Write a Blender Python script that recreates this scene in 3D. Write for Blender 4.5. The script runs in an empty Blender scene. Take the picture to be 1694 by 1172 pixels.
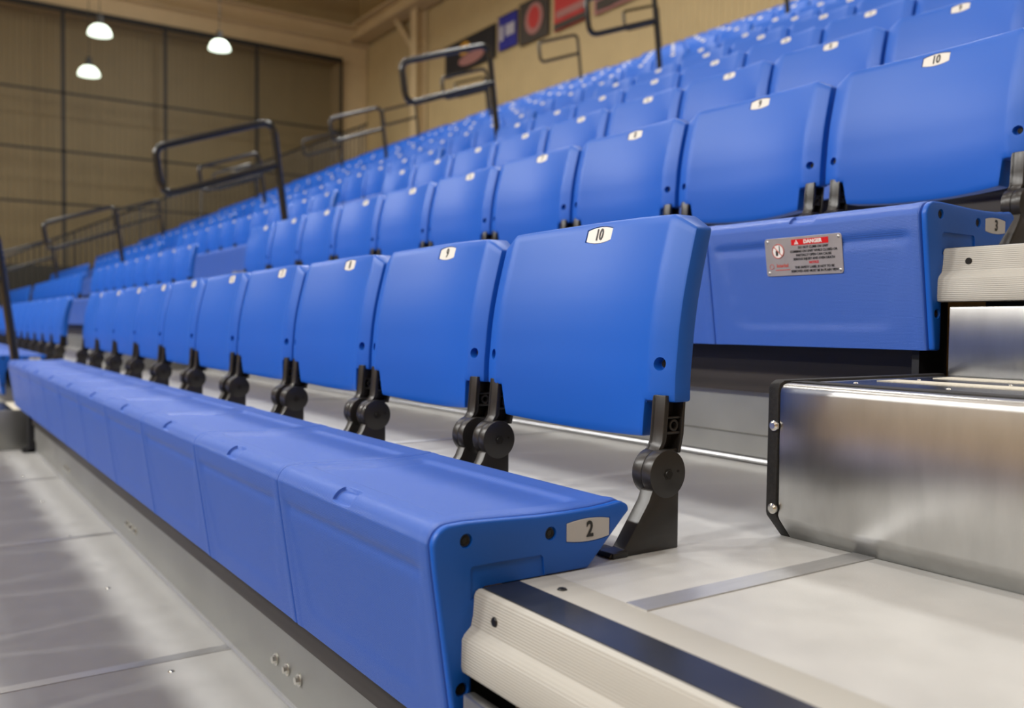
import bpy, bmesh, math, random
from mathutils import Vector, Matrix
random.seed(7)
PI = math.pi
C = bpy.context.scene.collection
SC = bpy.context.scene

# ------------------------------------------------------------------ camera, world, lights, exposure
T, RISE, P = 0.9704, 0.4543, 0.5          # row depth, row rise, seat pitch (seat ten of the front row in view is the origin)
DECK = -0.459
F_PX = 1482.61
cam_d = bpy.data.cameras.new('camera')
cam = bpy.data.objects.new('camera', cam_d)
C.objects.link(cam)
_r = Vector((0.56144767, 0.82746035, 0.00926739))
_u = Vector((-0.03237808, 0.01077587, 0.9994176))
_f = Vector((-0.82687857, 0.56142075, -0.03284166))
CAM = Vector((1.14993, -0.95071, -0.14659))
cam.matrix_world = Matrix(((_r.x, _u.x, -_f.x, CAM.x), (_r.y, _u.y, -_f.y, CAM.y), (_r.z, _u.z, -_f.z, CAM.z), (0, 0, 0, 1)))
cam_d.sensor_fit = 'HORIZONTAL'
cam_d.sensor_width = 36
cam_d.lens = F_PX / 1694 * 36
cam_d.clip_start = 0.02
cam_d.clip_end = 200
cam_d.dof.use_dof = True
cam_d.dof.focus_distance = 1.36
cam_d.dof.aperture_fstop = 3.6
SC.camera = cam

W = bpy.data.worlds.new('world')
SC.world = W
W.use_nodes = True
W.node_tree.nodes['Background'].inputs[0].default_value = (1.0, 0.96, 0.90, 1)
W.node_tree.nodes['Background'].inputs[1].default_value = 0.16

SC.view_settings.view_transform = 'Standard'
SC.view_settings.look = 'None'
SC.view_settings.exposure = -1.42
SC.view_settings.gamma = 1.0
SC.view_settings.use_curve_mapping = False


def area(name, loc, target, size, power, color, size_y=None):
    d = bpy.data.lights.new(name, 'AREA')
    d.energy = power
    d.color = color
    d.shape = 'RECTANGLE' if size_y else 'DISK'
    d.size = size
    if size_y:
        d.size_y = size_y
    o = bpy.data.objects.new(name, d)
    C.objects.link(o)
    o.location = loc
    o.rotation_euler = (Vector(target) - Vector(loc)).to_track_quat('-Z', 'Y').to_euler()
    return o


WHITE = (1.0, 0.99, 0.955)
for x in (4.5, 0.5, -3.5, -7.5, -11.5, -15.5):               # high bays in a row over the court
    area('court_light', (x, -8.3, 7.3), (x, -4.0, 0), 0.9, 1050 if x < 4 else 600, WHITE)
for x in (3.0, -1.5, -6.0, -10.5, -15.0, -19.5):              # rows over the front and over the upper stand
    area('sideline_light', (x, -1.2, 8.6), (x, -1.2, 0), 1.2, 240, WHITE)
    area('stand_light', (x, 5.6, 8.6), (x, 4.4, 0), 1.2, 560 if x < 2 else 400, WHITE)
for x in (2.0, -6.0, -14.0):                                 # unseen fill added to brighten the far court floor and wall in reflections
    area('far_court_fill', (x, -17.5, 8.0), (x, -17.5, 0), 0.9, 1300, WHITE)

# ------------------------------------------------------------------ materials
MATS = {}


def mat(name, col, rough=0.5, metal=0.0, spec=0.5, noise=0.0, nscale=8.0, bump=0.0, bscale=300.0, coat=0.0, stretch=None, rvar=0.0):
    m = bpy.data.materials.new(name)
    m.use_nodes = True
    nt = m.node_tree
    b = nt.nodes['Principled BSDF']
    b.inputs['Base Color'].default_value = (*col, 1)
    b.inputs['Roughness'].default_value = rough
    b.inputs['Metallic'].default_value = metal
    b.inputs['Specular IOR Level'].default_value = spec
    b.inputs['Coat Weight'].default_value = coat
    tc = nt.nodes.new('ShaderNodeTexCoord')
    mp = nt.nodes.new('ShaderNodeMapping')
    nt.links.new(tc.outputs['Object'], mp.inputs['Vector'])
    if stretch:
        mp.inputs['Scale'].default_value = stretch
    if noise or rvar:
        n = nt.nodes.new('ShaderNodeTexNoise')
        n.inputs['Scale'].default_value = nscale
        n.inputs['Detail'].default_value = 6
        nt.links.new(mp.outputs[0], n.inputs['Vector'])
        if noise:
            cr = nt.nodes.new('ShaderNodeValToRGB')
            cr.color_ramp.elements[0].position = 0.3
            cr.color_ramp.elements[1].position = 0.7
            cr.color_ramp.elements[0].color = (*[c * (1 - noise) for c in col], 1)
            cr.color_ramp.elements[1].color = (*[min(1, c * (1 + noise)) for c in col], 1)
            nt.links.new(n.outputs['Fac'], cr.inputs['Fac'])
            nt.links.new(cr.outputs['Color'], b.inputs['Base Color'])
        if rvar:
            mr = nt.nodes.new('ShaderNodeMapRange')
            mr.inputs['To Min'].default_value = max(0.02, rough - rvar)
            mr.inputs['To Max'].default_value = rough + rvar
            mr.inputs['From Min'].default_value = 0.3
            mr.inputs['From Max'].default_value = 0.7
            nt.links.new(n.outputs['Fac'], mr.inputs['Value'])
            nt.links.new(mr.outputs[0], b.inputs['Roughness'])
    if bump:
        n2 = nt.nodes.new('ShaderNodeTexNoise')
        n2.inputs['Scale'].default_value = bscale
        n2.inputs['Detail'].default_value = 3
        nt.links.new(mp.outputs[0], n2.inputs['Vector'])
        bp = nt.nodes.new('ShaderNodeBump')
        bp.inputs['Strength'].default_value = bump
        bp.inputs['Distance'].default_value = 0.001
        nt.links.new(n2.outputs['Fac'], bp.inputs['Height'])
        nt.links.new(bp.outputs[0], b.inputs['Normal'])
    MATS[name] = m
    return m


BLUE = (0.006, 0.100, 0.50)
M_shell = mat('blue_shell_plastic', BLUE, 0.42, spec=0.4, bump=0.10, bscale=900)
M_bench = mat('blue_bench_plastic', (0.026, 0.112, 0.51), 0.36, spec=0.7)
M_bench.node_tree.nodes['Principled BSDF'].inputs['Sheen Weight'].default_value = 0.08
M_bench.node_tree.nodes['Principled BSDF'].inputs['Sheen Roughness'].default_value = 0.4
M_black = mat('black_nylon', (0.022, 0.020, 0.019), 0.33, spec=0.5, bump=0.08, bscale=250)
M_blackcap = mat('black_cap_nylon', (0.016, 0.016, 0.018), 0.5, spec=0.4, bump=0.1, bscale=600)
M_screw = mat('dark_screw_steel', (0.022, 0.020, 0.018), 0.4, metal=0.5)
M_plate = mat('white_number_plate', (0.68, 0.66, 0.61), 0.4, spec=0.4)
M_rowplate = mat('grey_row_plate', (0.50, 0.49, 0.49), 0.4, spec=0.4)
M_ink = mat('black_ink', (0.012, 0.012, 0.013), 0.5)
M_red = mat('red_ink', (0.62, 0.006, 0.006), 0.45)
M_redbrown = mat('faded_red_ink', (0.50, 0.10, 0.08), 0.5)
M_white = mat('white_ink', (0.85, 0.83, 0.80), 0.5)
M_sign = mat('brushed_sign_metal', (0.50, 0.46, 0.44), 0.42, metal=0.55, noise=0.06, nscale=40)
M_deck = mat('grey_deck_vinyl', (0.46, 0.455, 0.44), 0.42, spec=0.45, noise=0.05, nscale=14, bump=0.35, bscale=420, rvar=0.06)
M_galv = mat('galvanised_steel', (0.50, 0.50, 0.49), 0.30, metal=1.0, noise=0.07, nscale=40, stretch=(1, 1, 0.3))
M_galvflat = mat('galvanised_beam_steel', (0.44, 0.44, 0.41), 0.45, metal=0.85, noise=0.08, nscale=5, rvar=0.05)
M_alu = mat('bright_aluminium', (0.62, 0.62, 0.62), 0.42, metal=0.85, noise=0.05, nscale=30, stretch=(6, 0.4, 1))
M_nosing = mat('cream_extrusion', (0.43, 0.415, 0.375), 0.42, spec=0.4, bump=0.05, bscale=300)
M_tread = mat('black_tread_insert', (0.020, 0.022, 0.030), 0.24, spec=0.6, bump=0.12, bscale=500, noise=0.3, nscale=12)
M_fascia = mat('dark_laminate', (0.035, 0.029, 0.025), 0.4, noise=0.35, nscale=3, stretch=(0.6, 6, 14))
M_zinc = mat('zinc_bolt', (0.72, 0.70, 0.64), 0.25, metal=1.0)
M_rubber = mat('black_rubber_trim', (0.014, 0.013, 0.013), 0.7, bump=0.5, bscale=500, noise=0.4, nscale=200)
M_grip = mat('cream_grip_tape', (0.66, 0.62, 0.52), 0.8, bump=0.6, bscale=700, noise=0.15, nscale=300)
M_rail = mat('black_painted_tube', (0.012, 0.013, 0.013), 0.25, spec=0.6)
M_wall = mat('tan_ribbed_metal', (0.44, 0.335, 0.165), 0.55, noise=0.04, nscale=2)
M_walltrim = mat('tan_steel_frame', (0.60, 0.47, 0.27), 0.5, noise=0.04, nscale=2)
M_ceil = mat('tan_roof_deck', (0.52, 0.40, 0.20), 0.6, noise=0.04, nscale=2)
M_court = mat('maple_court', (0.55, 0.36, 0.18), 0.3, noise=0.1, nscale=6, stretch=(0.4, 6, 1))
M_vinyl = mat('dark_curtain_vinyl', (0.020, 0.019, 0.012), 0.6)
M_seam = mat('black_curtain_webbing', (0.012, 0.011, 0.009), 0.7)
M_bannerblack = mat('black_banner_cloth', (0.012, 0.010, 0.010), 0.8)
M_bannerblue = mat('navy_banner_cloth', (0.02, 0.02, 0.22), 0.8)
M_bannerbrown = mat('dark_brown_banner_cloth', (0.05, 0.040, 0.030), 0.8)
M_bannerred = mat('red_banner_cloth', (0.42, 0.035, 0.03), 0.8)
M_bannergrey = mat('grey_banner_print', (0.38, 0.36, 0.40), 0.8)
M_bannergold = mat('gold_banner_print', (0.55, 0.28, 0.03), 0.8)
M_bannerpink = mat('faded_rose_banner_print', (0.33, 0.15, 0.13), 0.8)

# fine knurl on the bench modules
nt = M_bench.node_tree
tc = nt.nodes.new('ShaderNodeTexCoord')
sx = nt.nodes.new('ShaderNodeSeparateXYZ')
nt.links.new(tc.outputs['Object'], sx.inputs[0])


def mth(op, a, b=None):
    n = nt.nodes.new('ShaderNodeMath')
    n.operation = op
    for i, v in enumerate((a, b)):
        if v is None:
            continue
        if isinstance(v, (int, float)):
            n.inputs[i].default_value = v
        else:
            nt.links.new(v, n.inputs[i])
    return n.outputs[0]


yz = mth('ADD', sx.outputs[1], sx.outputs[2])
kx = mth('MULTIPLY', sx.outputs[0], 1500.0)
ky = mth('MULTIPLY', yz, 1500.0)
h = mth('MULTIPLY', mth('SINE', mth('ADD', kx, ky)), mth('SINE', mth('SUBTRACT', kx, ky)))
bp = nt.nodes.new('ShaderNodeBump')
bp.inputs['Strength'].default_value = 0.42
bp.inputs['Distance'].default_value = 0.0010
nt.links.new(h, bp.inputs['Height'])
nt.links.new(bp.outputs[0], nt.nodes['Principled BSDF'].inputs['Normal'])

# fine lengthwise ribs on the extruded edge
nt = M_nosing.node_tree
tc = nt.nodes.new('ShaderNodeTexCoord')
sx = nt.nodes.new('ShaderNodeSeparateXYZ')
nt.links.new(tc.outputs['Object'], sx.inputs[0])
h = mth('SINE', mth('MULTIPLY', sx.outputs[2], 1900.0))
bp = nt.nodes.new('ShaderNodeBump')
bp.inputs['Strength'].default_value = 0.35
bp.inputs['Distance'].default_value = 0.0008
nt.links.new(h, bp.inputs['Height'])
nt.links.new(bp.outputs[0], nt.nodes['Principled BSDF'].inputs['Normal'])

# mesh netting of the divider curtain
M_net = bpy.data.materials.new('curtain_netting')
M_net.use_nodes = True
nt2 = M_net.node_tree
pb = nt2.nodes['Principled BSDF']
pb.inputs['Base Color'].default_value = (0.035, 0.028, 0.012, 1)
pb.inputs['Roughness'].default_value = 0.6
tr = nt2.nodes.new('ShaderNodeBsdfTransparent')
mx = nt2.nodes.new('ShaderNodeMixShader')
mx.inputs[0].default_value = 0.42
nt2.links.new(tr.outputs[0], mx.inputs[1])
nt2.links.new(pb.outputs[0], mx.inputs[2])
nt2.links.new(mx.outputs[0], nt2.nodes['Material Output'].inputs[0])

M_lamp = bpy.data.materials.new('lit_lamp_dome')
M_lamp.use_nodes = True
lb = M_lamp.node_tree.nodes['Principled BSDF']
lb.inputs['Base Color'].default_value = (0.8, 0.9, 0.8, 1)
lb.inputs['Emission Color'].default_value = (0.86, 1.0, 0.80, 1)
lb.inputs['Emission Strength'].default_value = 5.0


# ------------------------------------------------------------------ helpers
def new_bm():
    return bmesh.new()


def bx(bm, x0, x1, y0, y1, z0, z1):
    v = [bm.verts.new((x, y, z)) for z in (z0, z1) for y in (y0, y1) for x in (x0, x1)]
    for f in ((0, 2, 3, 1), (4, 5, 7, 6), (0, 1, 5, 4), (2, 6, 7, 3), (0, 4, 6, 2), (1, 3, 7, 5)):
        bm.faces.new([v[i] for i in f])


def prism_x(bm, prof, x0, x1):
    """closed (y,z) outline swept along x"""
    n = len(prof)
    a = [bm.verts.new((x0, y, z)) for y, z in prof]
    b = [bm.verts.new((x1, y, z)) for y, z in prof]
    bm.faces.new(a)
    bm.faces.new(b[::-1])
    for i in range(n):
        j = (i + 1) % n
        bm.faces.new((a[j], a[i], b[i], b[j]))


def prism_y(bm, prof, y0, y1):
    """closed (x,z) outline swept along y"""
    n = len(prof)
    a = [bm.verts.new((x, y0, z)) for x, z in prof]
    b = [bm.verts.new((x, y1, z)) for x, z in prof]
    bm.faces.new(a)
    bm.faces.new(b[::-1])
    for i in range(n):
        j = (i + 1) % n
        bm.faces.new((a[j], a[i], b[i], b[j]))


def cyl(bm, c, axis, r, h, n=16, r2=None):
    """cylinder or cone frustum starting at c along axis"""
    ax = Vector(axis).normalized()
    q = ax.to_track_quat('Z', 'Y')
    r2 = r if r2 is None else r2
    c = Vector(c)
    a, b = [], []
    for i in range(n):
        t = 2 * PI * i / n
        d = q @ Vector((math.cos(t), math.sin(t), 0))
        a.append(bm.verts.new(c + d * r))
        b.append(bm.verts.new(c + d * r2 + ax * h))
    bm.faces.new(a[::-1])
    bm.faces.new(b)
    for i in range(n):
        j = (i + 1) % n
        bm.faces.new((a[i], a[j], b[j], b[i]))


def ring_x(bm, c, ro, ri, h, n=16):
    R = []
    for r, x in ((ro, 0), (ro, h), (ri, h), (ri, h * 0.3)):
        R.append([bm.verts.new((c[0] + x, c[1] + r * math.cos(2 * PI * k / n), c[2] + r * math.sin(2 * PI * k / n))) for k in range(n)])
    for A, B in zip(R, R[1:]):
        for k in range(n):
            bm.faces.new((A[k], A[(k + 1) % n], B[(k + 1) % n], B[k]))
    bm.faces.new(R[0][::-1])
    bm.faces.new(R[3])


def tube(bm, pts, r, n=10, closed=False):
    pts = [Vector(p) for p in pts]
    m = len(pts)
    rings = []
    up = Vector((1, 0, 0))
    for i, p in enumerate(pts):
        if closed:
            d = pts[(i + 1) % m] - pts[i - 1]
        else:
            d = pts[min(i + 1, m - 1)] - pts[max(i - 1, 0)]
        d.normalize()
        u = up if abs(d.dot(up)) < 0.9 else Vector((0, 0, 1))
        s = d.cross(u).normalized()
        w = s.cross(d).normalized()
        rings.append([bm.verts.new(p + s * (r * math.cos(2 * PI * k / n)) + w * (r * math.sin(2 * PI * k / n))) for k in range(n)])
    for i in range(m if closed else m - 1):
        A, B = rings[i], rings[(i + 1) % m]
        for k in range(n):
            l = (k + 1) % n
            bm.faces.new((A[k], A[l], B[l], B[k]))
    if not closed:
        bm.faces.new(rings[0][::-1])
        bm.faces.new(rings[-1])


def fillet(pts, rad, n=5):
    """round the inner corners of an open polyline"""
    pts = [Vector(p) for p in pts]
    out = [pts[0]]
    for i in range(1, len(pts) - 1):
        a, b, c = pts[i - 1], pts[i], pts[i + 1]
        d1, d2 = (a - b).normalized(), (c - b).normalized()
        ang = d1.angle(d2)
        t = min(rad / math.tan(ang / 2), (a - b).length * 0.49, (c - b).length * 0.49)
        p, q = b + d1 * t, b + d2 * t
        for k in range(n + 1):
            s = k / n
            out.append((1 - s) ** 2 * p + 2 * s * (1 - s) * b + s * s * q)
    out.append(pts[-1])
    return out


def finish(name, bm, m, parent=None, bevel=0.0, segs=2, smooth=True, angle=35, loc=None, keep=True):
    bmesh.ops.recalc_face_normals(bm, faces=bm.faces)
    me = bpy.data.meshes.new(name)
    bm.to_mesh(me)
    bm.free()
    me.materials.append(m)
    if bevel:
        tmp = bpy.data.objects.new('tmp', me)
        C.objects.link(tmp)
        md = tmp.modifiers.new('b', 'BEVEL')
        md.width = bevel
        md.segments = segs
        md.limit_method = 'ANGLE'
        md.angle_limit = math.radians(30)
        md.harden_normals = False
        dg = bpy.context.evaluated_depsgraph_get()
        me2 = bpy.data.meshes.new_from_object(tmp.evaluated_get(dg))
        bpy.data.objects.remove(tmp)
        bpy.data.meshes.remove(me)
        me = me2
        me.name = name
    if smooth:
        me.shade_smooth()
        me.set_sharp_from_angle(angle=math.radians(angle))
    return link(name, me, parent, loc)


def link(name, me, parent=None, loc=None):
    o = bpy.data.objects.new(name, me)
    C.objects.link(o)
    if parent:
        o.parent = parent
    if loc:
        o.location = loc
    return o


def thing(name, label, cat, loc=(0, 0, 0), rot=(0, 0, 0), group=None):
    o = bpy.data.objects.new(name, None)
    C.objects.link(o)
    o.location = loc
    o.rotation_euler = rot
    tag(o, label, cat, group)
    return o


def tag(o, label, cat, group=None):
    o['label'] = label
    o['category'] = cat
    if group:
        o['group'] = group
    return o


def struct(o):
    o['kind'] = 'structure'
    return o


def text_mesh(s, size, sx=1.0, bold=0.0, m=None, align='CENTER', shear=0.0):
    cu = bpy.data.curves.new('t', 'FONT')
    cu.body = s
    cu.size = size
    cu.align_x = align
    cu.align_y = 'CENTER'
    cu.offset = bold
    cu.extrude = 0.0002
    cu.resolution_u = 3
    cu.shear = shear
    o = bpy.data.objects.new('t', cu)
    C.objects.link(o)
    dg = bpy.context.evaluated_depsgraph_get()
    me = bpy.data.meshes.new_from_object(o.evaluated_get(dg))
    bpy.data.objects.remove(o)
    bpy.data.curves.remove(cu)
    me.transform(Matrix.Diagonal((sx, 1, 1, 1)))
    me.transform(Matrix.Rotation(PI / 2, 4, 'X'))       # stands up, reads from -y
    me.materials.clear()
    me.materials.append(m or M_ink)
    me.name = 'lettering'
    return me


def barrel(w, hgt, bulge, n=6):
    """outline with straight sides and arched long edges, in two axes"""
    pts = []
    for i in range(n + 1):
        t = -1 + 2 * i / n
        pts.append((t * w / 2, -hgt / 2 - bulge * (1 - t * t)))
    for i in range(n + 1):
        t = 1 - 2 * i / n
        pts.append((t * w / 2, hgt / 2 + bulge * (1 - t * t)))
    return pts


def sstep(a, b, x):
    t = max(0.0, min(1.0, (x - a) / (b - a)))
    return t * t * (3 - 2 * t)


def lerp_tab(tab, x):
    for (x0, y0), (x1, y1) in zip(tab, tab[1:]):
        if x <= x1:
            t = (x - x0) / (x1 - x0)
            return y0 + (y1 - y0) * t
    return tab[-1][1]


# ------------------------------------------------------------------ the room shell
def wall_obj(name, bm, m):
    return struct(finish(name, bm, m, smooth=False))


def ribbed(bm, a0, a1, z0, z1, fixed, axis, pitch=0.20, depth=0.03, sign=1):
    """corrugated sheet: narrow raised ribs between flat pans"""
    pts = []
    a = a0
    while a < a1:
        for da, dd in ((0, 0), (pitch * 0.62, 0), (pitch * 0.72, depth), (pitch * 0.9, depth)):
            pts.append((a + da, dd))
        a += pitch
    lo, hi = [], []
    for (p, d) in pts:
        xy = (fixed + sign * d, p) if axis == 'y' else (p, fixed + sign * d)
        lo.append(bm.verts.new((*xy, z0)))
        hi.append(bm.verts.new((*xy, z1)))
    for i in range(len(pts) - 1):
        bm.faces.new((lo[i], lo[i + 1], hi[i + 1], hi[i]))


XW, YW = -25.6, 11.2          # end wall and rear wall
FLOOR = DECK - 2 * RISE
bm = new_bm(); bx(bm, -27, 14, -24, 13, FLOOR - 0.2, FLOOR); wall_obj('floor', bm, M_court)
bm = new_bm(); ribbed(bm, -24, YW, FLOOR, 11.5, XW, 'y', 0.15, 0.014, 1); wall_obj('wall_end', bm, M_wall)
bm = new_bm(); ribbed(bm, XW, 14, FLOOR, 11.5, YW, 'x', 0.15, 0.014, -1); wall_obj('wall_back', bm, M_wall)
bm = new_bm(); bx(bm, -27, 14, -24.2, -24, FLOOR, 11.5); wall_obj('wall_front', bm, M_walltrim)
bm = new_bm(); bx(bm, 14, 14.2, -24, 13, FLOOR, 11.5); wall_obj('wall_right', bm, M_walltrim)
bm = new_bm(); bx(bm, -27, 14, -24, 13, 11.5, 11.7); wall_obj('ceiling', bm, M_ceil)
# plain jamb and header round the curtain bay on the end wall
bm = new_bm()
bx(bm, -24.95, XW, 10.25, YW - 0.03, 0, 8.45)
bx(bm, -24.95, XW, -20, 10.25, 7.95, 8.45)
wall_obj('trim_1', bm, M_walltrim)
# eave beams: along the end wall and along the rear wall, with flanges
bm = new_bm()
bx(bm, -25.3, -24.7, -20, YW, 8.45, 8.50); bx(bm, -25.02, -24.98, -20, YW, 8.50, 8.95); bx(bm, -25.3, -24.7, -20, YW, 8.95, 9.0)
wall_obj('beam_end', bm, M_walltrim)
bm = new_bm()
bx(bm, -25, 14, YW - 0.65, YW - 0.1, 8.55, 8.60); bx(bm, -25, 14, YW - 0.40, YW - 0.36, 8.60, 9.0); bx(bm, -25, 14, YW - 0.65, YW - 0.1, 9.0, 9.05)
wall_obj('beam_back', bm, M_walltrim)
for x in (-21.2,):
    bm = new_bm()
    bx(bm, x - 0.17, x + 0.17, YW - 0.38, YW - 0.35, FLOOR, 11.4); bx(bm, x - 0.17, x + 0.17, YW - 0.07, YW - 0.04, FLOOR, 11.4)
    bx(bm, x - 0.015, x + 0.015, YW - 0.36, YW - 0.05, FLOOR, 11.4)
    bx(bm, x - 0.1, x + 0.1, YW - 0.2, YW - 0.05, 7.6, 7.7)
    wall_obj('column', bm, M_walltrim)
    bm = new_bm(); tube(bm, [(x - 1.15, YW - 0.3, 8.55), (x - 0.1, YW - 0.3, 7.5)], 0.09, 8); wall_obj('brace', bm, M_walltrim)
# roof trusses across the hall: chords and web members
for k, x in enumerate((-22.5, -17.5, -12.5)):
    bm = new_bm()
    bx(bm, x - 0.09, x + 0.09, -20, YW - 0.2, 9.3, 9.5)
    bx(bm, x - 0.09, x + 0.09, -20, YW - 0.2, 10.9, 11.1)
    y = -20.0
    i = 0
    while y < YW - 1.5:
        tube(bm, [(x, y, 9.4 if i % 2 == 0 else 11.0), (x, y + 1.5, 11.0 if i % 2 == 0 else 9.4)], 0.06, 6)
        y += 1.5
        i += 1
    wall_obj('roof_truss', bm, M_walltrim)
for y in (9.4, 6.6, 3.8, 1.0, -1.8, -4.6):
    bm = new_bm()
    bx(bm, XW, 10, y - 0.06, y + 0.06, 11.1, 11.35)
    wall_obj('purlin', bm, M_walltrim)

# ------------------------------------------------------------------ decks of the stand
XR, XL = 2.6, -23.0
SECTIONS = {'A': 0.25, 'B': -5.6, 'C': -11.45, 'D': -17.3}       # near end of each ten-seat block
BLOCK = {'A': 'first block', 'B': 'second block', 'C': 'third block', 'D': 'fourth block'}
NUMW = [None, 'one', 'two', 'three', 'four', 'five', 'six', 'seven', 'eight', 'nine', 'ten', 'eleven', 'twelve']
ORDW = ['first', 'second', 'third', 'fourth', 'fifth', 'sixth', 'seventh', 'eighth', 'ninth', 'tenth']
ORD = {1: 'lowest', 2: 'second', 3: 'third', 4: 'fourth', 5: 'fifth', 6: 'sixth', 7: 'seventh', 8: 'eighth', 9: 'ninth', 10: 'tenth', 11: 'eleventh', 12: 'top'}
AISLES = [(0.262, XR), (-5.592, -4.76), (-11.442, -10.61), (-17.292, -16.46)]
NROW = 12

NOSE = [(-0.392, 0.0), (-0.396, -0.002), (-0.3985, -0.007), (-0.4005, -0.030), (-0.4030, -0.042), (-0.4120, -0.050), (-0.4155, -0.056),
        (-0.4160, -0.088), (-0.4145, -0.094), (-0.405, -0.0955), (-0.398, -0.0955), (-0.398, -0.060), (-0.388, -0.03), (-0.30, -0.02),
        (-0.272, -0.002), (-0.283, 0.0005), (-0.334, 0.0005), (-0.3345, -0.0015), (-0.3875, -0.0015), (-0.388, 0.0)]

bolt_bm = new_bm()
cyl(bolt_bm, (0, 0, 0), (0, -1, 0), 0.0125, 0.003, 14)
cyl(bolt_bm, (0, -0.003, 0), (0, -1, 0), 0.0085, 0.007, 6, 0.0075)
bolt_o = finish('bolt', bolt_bm, M_zinc)
BOLT = bolt_o.data
bpy.data.objects.remove(bolt_o)
sb = new_bm()
cyl(sb, (0, 0, 0), (0, 0, 1), 0.008, 0.002, 12, 0.005)
o = finish('screw', sb, M_zinc); SCREWZ = o.data; bpy.data.objects.remove(o)
sb = new_bm()
cyl(sb, (0, 0, 0), (0, -1, 0), 0.0062, 0.0015, 14, 0.005)
cyl(sb, (0, -0.0015, 0), (0, 1, 0), 0.0025, 0.001, 6)
o = finish('screw', sb, M_screw); SCREWD = o.data; bpy.data.objects.remove(o)

STRIPX = [0.415 - 1.365 * k for k in range(-1, 18)]
for n in range(1, NROW + 1):
    y0, zd = (n - 2) * T, DECK + (n - 2) * RISE
    t = thing('tread_deck', 'grey floor deck of seating row %s with pale front edge' % NUMW[n], 'deck', (0, y0, zd))
    xs = [XR] + [x for x in STRIPX if XL < x < XR] + [XL]
    if n <= 4:
        for a, b in zip(xs, xs[1:]):
            bm = new_bm()
            bx(bm, b + 0.012, a - 0.012, -0.30, 0.655, -0.03, 0.0)
            finish('deck_panel', bm, M_deck, t, smooth=False)
        for x in xs[1:-1]:
            bm = new_bm()
            prism_y(bm, [(x - 0.018, -0.002), (x - 0.017, 0.0016), (x + 0.017, 0.0016), (x + 0.018, -0.002)], -0.282, 0.655)
            finish('joint_strip', bm, M_alu, t, smooth=False)
    else:
        bm = new_bm(); bx(bm, XL, XR, -0.30, 0.655, -0.03, 0.0)
        finish('deck_panel', bm, M_deck, t, smooth=False)
    for i, (a, b) in enumerate(AISLES):
        dy = 0.0 if i == 0 else 0.11                     # set back where the steps are deeper
        bm = new_bm(); prism_x(bm, [(y + dy, z) for y, z in NOSE], a, b)
        no = finish('nosing', bm, M_nosing, t, angle=30)
        bm = new_bm(); bx(bm, min(a, b) + 0.001, max(a, b) - 0.001, -0.3872 + dy, -0.3348 + dy, -0.0015, 0.0012)
        st = finish('tread_insert', bm, M_tread, no, smooth=False)
        st['label'] = 'black slip-resistant strip let into the edge'
        if n <= 4 and i < 2:
            xx = 0.309 if i == 0 else -4.82
            for k in range(5 if i == 0 else 2):
                s = link('screw', SCREWD, no, (xx + 0.46 * k * (1 if i == 0 else -1), -0.4005 + dy, -0.025))
                s2 = link('screw', SCREWD, no, (xx + 0.010 + 0.46 * k * (1 if i == 0 else -1), -0.312 + dy, 0.0008))
                s2.rotation_euler = (-PI / 2, 0, 0)
    # structure under the front edge: dark laminate fascia over a galvanised beam standing on the deck below
    for a, b in ((-4.66, 0.24), (-10.5, -5.6), (-16.35, -11.45), (XL, -17.3)):
        bm = new_bm(); bx(bm, a, b - 0.035, -0.345, -0.327, -0.288, -0.03)
        finish('fascia_board', bm, M_fascia, t, smooth=False)
        bm = new_bm()
        prism_x(bm, [(-0.318, -RISE + 0.001), (-0.318, -RISE + 0.016), (-0.326, -RISE + 0.018), (-0.326, -0.388), (-0.332, -0.384), (-0.332, -0.280),
                     (-0.318, -0.280), (-0.300, -0.285), (-0.300, -RISE + 0.001)], a, b)
        finish('riser_beam', bm, M_galvflat, t, smooth=False)
        bm = new_bm()
        tube(bm, [(a, -0.323, -RISE + 0.009), (b, -0.323, -RISE + 0.009)], 0.006, 8)
        o = finish('edge_bead', bm, M_alu, t)
        o['label'] = 'bright metal bead along the foot of the beam'
    if n in (2, 3):
        for cx in (-0.536, -1.99, -3.40):
            for k, dx in enumerate((-0.064, 0.0, 0.064)):
                link('bolt', BOLT, t, (cx + dx, -0.3325, -0.370))
    if n in (1, 2):
        for k in range(7):
            link('floor_screw', SCREWZ, t, (-0.87 - 0.735 * k, 0.4972 if n == 1 else -0.20, 0.0))
    for (a, b, c, d) in ((0.208, 0.222, -0.40, -0.31), (-4.74, -4.67, -0.36, -0.22)):
        bm = new_bm()
        bx(bm, a, b, c, d, -RISE + 0.002, -0.045)
        o = finish('support_post', bm, M_blackcap, t, smooth=False)
        o['label'] = 'black steel support post'
    bm = new_bm(); bx(bm, -4.80, -4.67, -0.39, -0.22, -RISE + 0.002, -RISE + 0.02)
    o = finish('post_foot', bm, M_blackcap, t, smooth=False)
    o['label'] = 'black foot plate'
    for a, b in ((0.242, XR), (-5.58, -4.67)):  # dark gap behind the aisle steps, its shade put in as a black sheet
        bm = new_bm(); bx(bm, a, b, -0.215, -0.200, -RISE + 0.002, -0.035)
        o = finish('gap_shade_sheet', bm, M_blackcap, t, smooth=False)
        o['label'] = 'black sheet standing in for the shade behind the aisle steps'

# ------------------------------------------------------------------ aisle steps
STEP_PROF = [(0.135, 0.0), (0.109, 0.030), (0.106, 0.036), (0.106, 0.216), (0.108, 0.223), (0.113, 0.2285), (0.121, 0.2305), (0.535, 0.2305), (0.535, 0.0)]


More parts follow.
